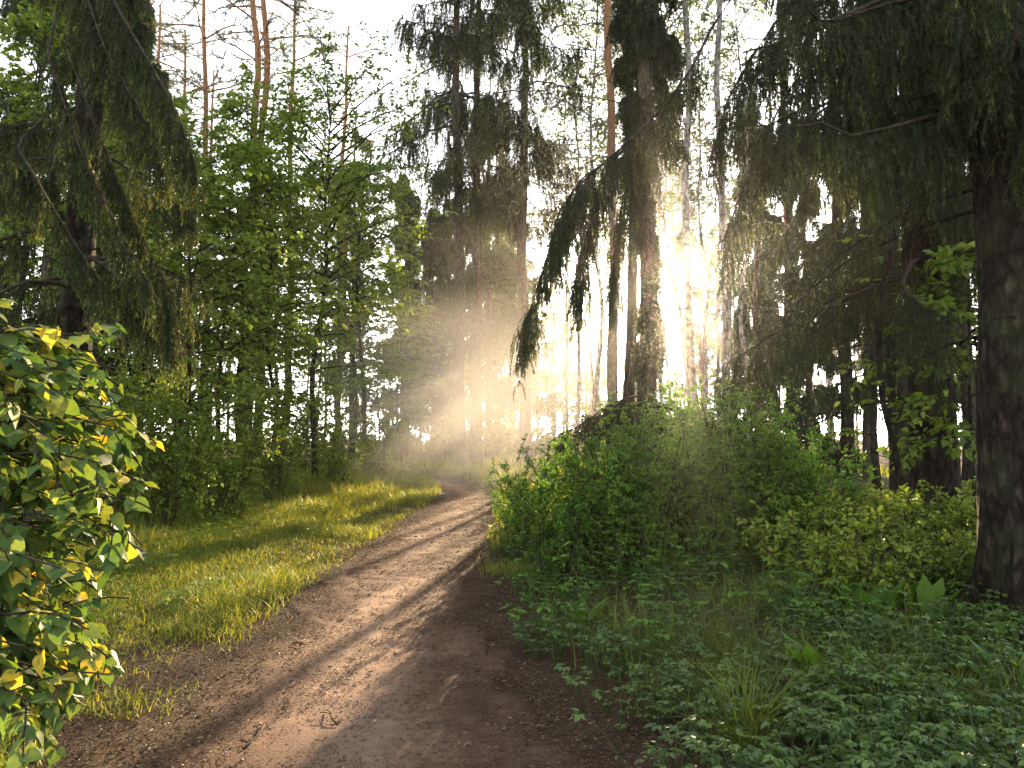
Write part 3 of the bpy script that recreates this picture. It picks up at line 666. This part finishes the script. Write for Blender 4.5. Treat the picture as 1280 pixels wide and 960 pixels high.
d = nrm(t * .7 + rh.normal(0, .5, (K, 3))); q = np.linspace(0, 1, 5)[None, :, None]
HT = p[:, None] + rh.uniform(.12, .32, K)[:, None, None] * (d[:, None] * q - np.array([0, 0, .35]) * q ** 2)
gw.tubes(HT, .003, 4)
gl = Geo()
leaf_on(gl, rh, HT, 8, .07, HEART, .45, .57, .2, sag=.5)
leaf_on(gl, rh, HP, 14, .085, HEART, .45, .57, .2, sag=.55, smin=.4)
thing('heart_leaf_shrub', [('stems', gw.mesh('stems', M['twig'])), ('foliage', gl.mesh('foliage', M['heart']))], hl, 'large heart leaved shrub with yellowing leaves, close at the left edge', 'shrub')

# ------------------------------------------------------------------ grass, herbs and litter
def scatter(rng, n, xr, yr, keep, near=True):
    """Random ground points, denser close to the camera."""
    u = rng.random(n); y = yr[0] * (yr[1] / yr[0]) ** u if near else rng.uniform(*yr, n)
    x = rng.uniform(*xr, n) if not callable(xr[0]) else xr[0](y) + (xr[1](y) - xr[0](y)) * rng.random(n)
    k = rng.random(n) < keep(x, y); return x[k], y[k]
def blades(g, rng, x, y, h, w, v0=.5, bend=.5, vs=.18):
    n = len(x); a = rng.uniform(0, 6.28, n); s = np.linspace(0, 1, 4)
    b = rng.uniform(.1, 1, n) * bend
    P = V3(x[:, None] + np.cos(a)[:, None] * (h * b)[:, None] * s ** 2, y[:, None] + np.sin(a)[:, None] * (h * b)[:, None] * s ** 2,
           (height(x, y) - .01)[:, None] + h[:, None] * (s - .25 * b[:, None] * s ** 2))
    a2 = a + np.pi / 2 + rng.normal(0, .5, n); W = V3(np.cos(a2), np.sin(a2), 0 * a2)
    ww = np.array([1, .85, .55, .06])
    V = np.stack([P - W[:, None] * (w[:, None] * ww)[..., None] / 2, P + W[:, None] * (w[:, None] * ww)[..., None] / 2], 2).reshape(-1, 3)
    q = np.array([[0, 1, 3, 2], [2, 3, 5, 4], [4, 5, 7, 6]]); F = (np.arange(n)[:, None, None] * 8 + q).reshape(-1, 4)
    g.add(V, F, np.repeat(np.clip(v0 + rng.normal(0, vs, n), 0, 1), 8))
rg = np.random.default_rng(101)
g = Geo()
def left_keep(x, y):
    d = path_d(x, y); patch = noise(x * .9, y * .9, seed=21); p2 = noise(x * 2.6, y * 2.6, seed=22)
    k = sstep(-1.05, -1.7, d) * np.where(y < 6.2, np.maximum(sstep(-1.3, -1.9, d + 1.6 * (patch - .5)), .8 * sstep(.48, .62, p2)), 1) * sstep(.36, .56, patch * .6 + p2 * .4 + .22 * sstep(-1.6, -3.2, d) + .12 * sstep(6, 12, y) - .10 * sstep(6, 3, y))
    return np.where(x < np.interp(y, PYS, PCX), k, 0)
x, y = scatter(rg, 300000, (lambda y: -.30 * y - 3.2, lambda y: np.interp(y, PYS, PCX)), (2.4, 30), left_keep)
tall = sstep(-2.2, -4.2, path_d(x, y)) * .6 + .4 * sstep(.55, .75, noise(x * .8, y * .8, seed=23)) + .35 * sstep(12, 20, y)
blades(g, rg, x, y, (.05 + .24 * tall) * rg.uniform(.4, 1.7, len(x)), .0032 + .00055 * y, .50, 1.7, .24)
def cover_keep(x, y): d = path_d(x, y); return np.where(d > 0, sstep(1.3, 2.2, d), 0) * (.08 + .92 * sstep(.5, .68, noise(x * 1.4, y * 1.4, seed=27)))
x, y = scatter(rg, 26000, (lambda y: np.interp(y, PYS, PCX) + .6, lambda y: .72 * y + .6), (2.6, 12), cover_keep)
blades(g, rg, x, y, .34 * rg.uniform(.3, 1.4, len(x)), .004 + .0006 * y, .3, 1.9, .2)
def right_keep(x, y):
    d = path_d(x, y); return np.where(d > 0, sstep(1.0, 1.5, d), 0) * sstep(.3, .5, noise(x * 1.1, y * 1.1, seed=24))
x, y = scatter(rg, 70000, (lambda y: np.interp(y, PYS, PCX), lambda y: np.interp(y, PYS, PCX) + 6), (9, 36), right_keep)
blades(g, rg, x, y, .12 * rg.uniform(.5, 1.8, len(x)), .004 + .0006 * y, .6, .9)
x, y = scatter(rg, 26000, (-10, 14), (24, 60), lambda x, y: (np.abs(path_d(x, y)) > 1.1) * 1.0)
blades(g, rg, x, y, .3 * rg.uniform(.5, 1.5, len(x)), .03 * np.ones(len(x)), .6, .8)
tag(link('grass', g.mesh('grass', M['grass'])), 'short sunlit grass along the verges of the path', 'grass', kind='stuff')

def herb_cover(name, seed, n, xr, yr, keep, hh, ls, label, stems=4, mat='herb', v0=.62, lobes=3):
    rng = np.random.default_rng(seed)
    x, y = scatter(rng, n, xr, yr, keep); n = len(x)
    K = n * stems; px = np.repeat(x, stems); py_ = np.repeat(y, stems); pv = np.repeat(rng.normal(0, .14, n), stems)
    sc = np.repeat(rng.uniform(.6, 1.3, n), stems)
    a = rng.uniform(0, 6.283, K); h = hh * sc * rng.uniform(.4, 1.15, K); r = h * rng.uniform(.15, .7, K)
    base = V3(px, py_, height(px, py_) - .01); tip = base + V3(np.cos(a) * r, np.sin(a) * r, h)
    mid = base * .5 + tip * .5 + V3(-np.cos(a) * r * .2, -np.sin(a) * r * .2, h * .12)
    g = Geo(); s_ = np.linspace(0, 1, 4)[None, :, None]
    g.tubes(base[:, None] * (1 - s_) ** 2 + 2 * mid[:, None] * s_ * (1 - s_) + tip[:, None] * s_ ** 2, .0022, 3, var=np.full(K, .35))
    for j in range(lobes):
        ang = a + (j - (lobes - 1) / 2) * 1.15 + rng.normal(0, .15, K)
        for m_, (o, back) in enumerate(((0, .0), (-.75, .25), (.75, .25))):
            an = ang + o; L = ls * sc * rng.uniform(.7, 1.25, K) * (1 if m_ == 0 else .75)
            p = tip + V3(np.cos(ang), np.sin(ang), -.15) * (ls * sc * .55)[:, None] * (1 if m_ == 0 else .75)
            ax = V3(np.cos(an), np.sin(an), rng.uniform(-.45, .1, K)); nn = nrm(V3(rng.normal(0, .28, K), rng.normal(0, .28, K), 1))
            g.leaves(p, ax, nn, L, L * 1.05, LEAF, np.clip(v0 + pv + rng.normal(0, .12, K), 0, 1))
    return tag(link(name, g.mesh(name, M[mat])), label, 'ground cover', kind='stuff')
BROAD = [(px, FPX * CAMZ / (py_ - 545)) for px, py_ in ((1085, 800), (1150, 790), (1010, 745), (728, 775), (1015, 870), (1120, 770), (1268, 915), (925, 934))]
def rk(x, y):
    room = 1.0
    for bx_, by_ in BROAD: room = room * (1 - .95 * (((x - PX(bx_, by_)) ** 2 + (y - by_ + .25) ** 2) < .07))
    return room * rk0(x, y)
def rk0(x, y):
    d = path_d(x, y); return np.where(d > 0, sstep(1.1, 1.75, d + .6 * (noise(x * 1.5, y * 1.5, seed=31) - .5)), 0) * (.12 + .88 * sstep(.36, .6, .6 * noise(x * 1.2, y * 1.2, seed=32) + .4 * noise(x * 3, y * 3, seed=36)))
herb_cover('ground_cover', 71, 5600, (lambda y: np.interp(y, PYS, PCX) + .6, lambda y: .72 * y + .6), (2.5, 13), rk, .27, .038, 'shady green herb carpet covering the ground right of the path')
herb_cover('tall_herbs', 73, 1300, (lambda y: np.interp(y, PYS, PCX) + .9, lambda y: .72 * y + .6), (5.2, 13), lambda x, y: rk(x, y) * ((x < 2.3) | (y > 7.2)), .50, .050, 'taller bright herbs rising out of the shady carpet right of the path', stems=3, mat='bush', v0=.7, lobes=2)
def lk(x, y): d = path_d(x, y); return np.where(d < 0, sstep(-2.6, -4.0, d), 0) * sstep(.35, .5, noise(x, y, seed=33)) + np.where(d < 0, sstep(-1.3, -1.8, d), 0) * .12 * sstep(.5, .6, noise(x * 2, y * 2, seed=34))
herb_cover('undergrowth', 72, 5000, (lambda y: -.45 * y - 1.6, lambda y: np.interp(y, PYS, PCX)), (2.6, 20), lk, .26, .042, 'low leafy undergrowth on the left verge below the thicket', mat='leaf', v0=.55)

def litter(seed, n, xr, yr, keep, size, label, name):
    rng = np.random.default_rng(seed); x, y = scatter(rng, n, xr, yr, keep); n = len(x)
    a = rng.uniform(0, 6.283, n); L = size * rng.lognormal(0, .45, n) * (1 + .04 * y)
    z = height(x, y) + .008 + rng.random(n) * .008
    g = Geo(); g.leaves(V3(x, y, z), V3(np.cos(a), np.sin(a), rng.normal(0, .25, n)), nrm(V3(rng.normal(0, .35, n), rng.normal(0, .35, n), 1)), L, L * rng.uniform(.25, .9, n), LEAF, np.clip(rng.beta(2, 3, n) + .0, 0, 1))
    return tag(link(name, g.mesh(name, M['litter'])), label, 'leaf litter', kind='stuff')
def pk(x, y):
    d = np.abs(path_d(x, y)); return (.65 + .35 * sstep(.45, 1.0, d + .5 * (noise(x * 2, y * 2, seed=41) - .5)))
litter(81, 330000, (lambda y: np.interp(y, PYS, PCX) - np.interp(y, PYS, PHW) * 3.2, lambda y: np.interp(y, PYS, PCX) + np.interp(y, PYS, PHW) * 3.2), (2.3, 24), pk, .0115, 'brown dead leaves and bark chips strewn over the path', 'leaf_litter')

# single plants that stand out (the herb carpet leaves them room)
def broad_plant(seed, nl, L, up):
    rng = np.random.default_rng(seed); a = np.arange(nl) * 2.4 + rng.normal(0, .3, nl)
    g = Geo(); ax = V3(np.cos(a), np.sin(a), rng.uniform(up * .5, up * 1.6, nl)); nn = nrm(V3(-np.cos(a) * .6, -np.sin(a) * .6, 1) + rng.normal(0, .15, (nl, 3)))
    Ls = L * rng.uniform(.65, 1.15, nl)
    g.leaves(V3(np.cos(a) * .02, np.sin(a) * .02, .03 + 0 * a), ax, nn, Ls, Ls * .75, LONG, np.clip(.6 + rng.normal(0, .15, nl), 0, 1))
    F = g.f[0]; tri = F[:, 2] == F[:, 3]
    g.f = [F[~tri], F[tri][:, :3]]
    s_ = Geo(); s_.tubes(np.array([[[0, 0, -.03], [0, 0, .02], [.003, 0, .06]]]), .008, 5)
    return [('leaves', g.mesh('leaves', M['bush'])), ('stem', s_.mesh('stem', M['bush']))]
BP, BQ = broad_plant(1, 9, .27, 1.7), broad_plant(2, 7, .23, 1.3)
for f, px, py_, sc, lab in [(BP, 1085, 800, 1, 'plant of broad upright leaves in the shade, tallest leaf beside the grass'), (BQ, 1150, 790, 1.1, 'broad leaved plant at the foot of the massive right trunk'),
                            (BP, 1010, 745, .9, 'broad leaved plant with dark upright leaves below the rounded bush'), (BQ, 728, 775, .8, 'bright broad leaf standing alone at the path side'),
                            (BQ, 1015, 870, 1, 'broad leaved plant with drooping pale leaves in the herb carpet'), (BP, 1120, 770, .9, 'broad leaved plant behind the two near the massive right trunk'),
                            (BQ, 1268, 915, 1.2, 'lobed bright leaf plant at the lower right corner')]:
    Y_ = FPX * CAMZ / (py_ - 545) * 1.0
    thing('broad_leaf_plant', f, at(px, Y_), lab, 'plant', 'broad leaved plants in the herb carpet', rz=px * 1.7, sc=sc * 1.45)
rt = np.random.default_rng(7); gt = Geo(); nT = 260
tx, ty = rt.normal(0, .05, (2, nT)); at_ = at(925, 3.95)
hh = rt.uniform(.2, .6, nT)
gx = Geo(); blades(gx, rt, tx + at_[0], ty + at_[1], hh, np.full(nT, .008), .5, 1.5)
gx.v[0] = gx.v[0] - np.array(at_, np.float32)
thing('grass_tuft', [('blades', gx.mesh('blades', M['grass']))], at_, 'arching green grass tuft standing in the herb carpet at lower right', 'grass tuft')

# sticks fallen on the path
rk_ = np.random.default_rng(19)
for k, (px, py_, L_) in enumerate([(548, 652, .5), (470, 735, .3), (660, 905, .22), (420, 880, .26), (610, 800, .2), (330, 905, .35), (740, 930, .3)]):
    Y_ = FPX * CAMZ / (py_ - 545); p0 = at(px, Y_)
    t_ = np.linspace(-.5, .5, 8)[None]; st_ = V3(t_ * L_, .06 * L_ * np.sin(t_ * 5 + k) + rk_.normal(0, .01, (1, 8)) * L_, .028 + .01 * np.cos(t_ * 4))
    gs = Geo(); gs.tubes(st_, .006 * np.linspace(1, .5, 8)[None], 6)
    br = Geo(); br.tubes(np.array([[st_[0, 4], st_[0, 4] + np.array([.12, .09, .008]) * L_, st_[0, 4] + np.array([.2, .2, .01]) * L_]]), .003, 5)
    thing('fallen_twig', [('stick', gs.mesh('stick', M['bark'])), ('side_shoot', br.mesh('side_shoot', M['bark']))], (p0[0], p0[1], H(p0[0], p0[1])), 'thin fallen twig lying on the trodden path', 'twig', 'fallen twigs on the path', rz=rk_.uniform(0, 3.1))

# ------------------------------------------------------------------ the air
m, nt, nd, ln = newmat('morning_haze'); out = nd.new('ShaderNodeOutputMaterial'); pv = nd.new('ShaderNodeVolumePrincipled')
pv.inputs['Color'].default_value = (.97, .95, .92, 1); pv.inputs['Density'].default_value = HAZE_DENSITY; pv.inputs['Anisotropy'].default_value = HAZE_G
ln.new(pv.outputs[0], out.inputs['Volume'])
g = Geo(); x0, x1, y0, y1, z0, z1 = -152, 152, -27, 232, -1.4, 29
g.add([[x0, y0, z0], [x1, y0, z0], [x1, y1, z0], [x0, y1, z0], [x0, y0, z1], [x1, y0, z1], [x1, y1, z1], [x0, y1, z1]],
      [[3, 2, 1, 0], [4, 5, 6, 7], [0, 1, 5, 4], [1, 2, 6, 5], [2, 3, 7, 6], [3, 0, 4, 7]])
m2, nt, nd, ln = newmat('drifting_mist'); out = nd.new('ShaderNodeOutputMaterial'); pv = nd.new('ShaderNodeVolumePrincipled')
pv.inputs['Color'].default_value = (.97, .95, .92, 1); pv.inputs['Anisotropy'].default_value = .35
tc = nd.new('ShaderNodeTexCoord'); mp = nd.new('ShaderNodeMapping'); mp.inputs['Scale'].default_value = (1 / 4.4, 1 / 8.0, 1 / 3.3); ln.new(tc.outputs['Object'], mp.inputs[0])
gr = nd.new('ShaderNodeTexGradient'); gr.gradient_type = 'SPHERICAL'; ln.new(mp.outputs[0], gr.inputs[0])
mu = nd.new('ShaderNodeMath'); mu.operation = 'MULTIPLY'; mu.inputs[1].default_value = .038; ln.new(gr.outputs['Fac'], mu.inputs[0]); ln.new(mu.outputs[0], pv.inputs['Density'])
ln.new(pv.outputs[0], out.inputs['Volume'])
mg = Geo(); nu, nv = 32, 16
ph_, th_ = np.meshgrid(np.linspace(0, 2 * np.pi, nu, endpoint=False), np.linspace(.02, np.pi - .02, nv))
rr = 1 + .25 * (noise(np.cos(ph_) * np.sin(th_) * 1.5, np.sin(ph_) * np.sin(th_) * 1.5, np.cos(th_) * 1.5, 55) - .5)
mv = V3(np.cos(ph_) * np.sin(th_) * 4.6 * rr, np.sin(ph_) * np.sin(th_) * 8.4 * rr, np.cos(th_) * 3.5 * rr)
ii = np.arange(nv - 1)[:, None] * nu; kk = np.arange(nu)[None]; k2 = (kk + 1) % nu
mg.add(mv, np.stack([ii + kk, ii + nu + kk, ii + nu + k2, ii + k2], -1).reshape(-1, 4))
mg.f.append(np.arange(nu)[None]); mg.f.append((np.arange(nu)[::-1] + (nv - 1) * nu)[None])
tag(link('mist', mg.mesh('mist', m2), None, (-1.7, 22.5, 2.6)), 'pale sunlit mist drifting over the path bend', 'mist', kind='stuff')
tag(link('haze', g.mesh('haze', m)), 'thin pale morning haze filling the forest air', 'haze', kind='stuff')
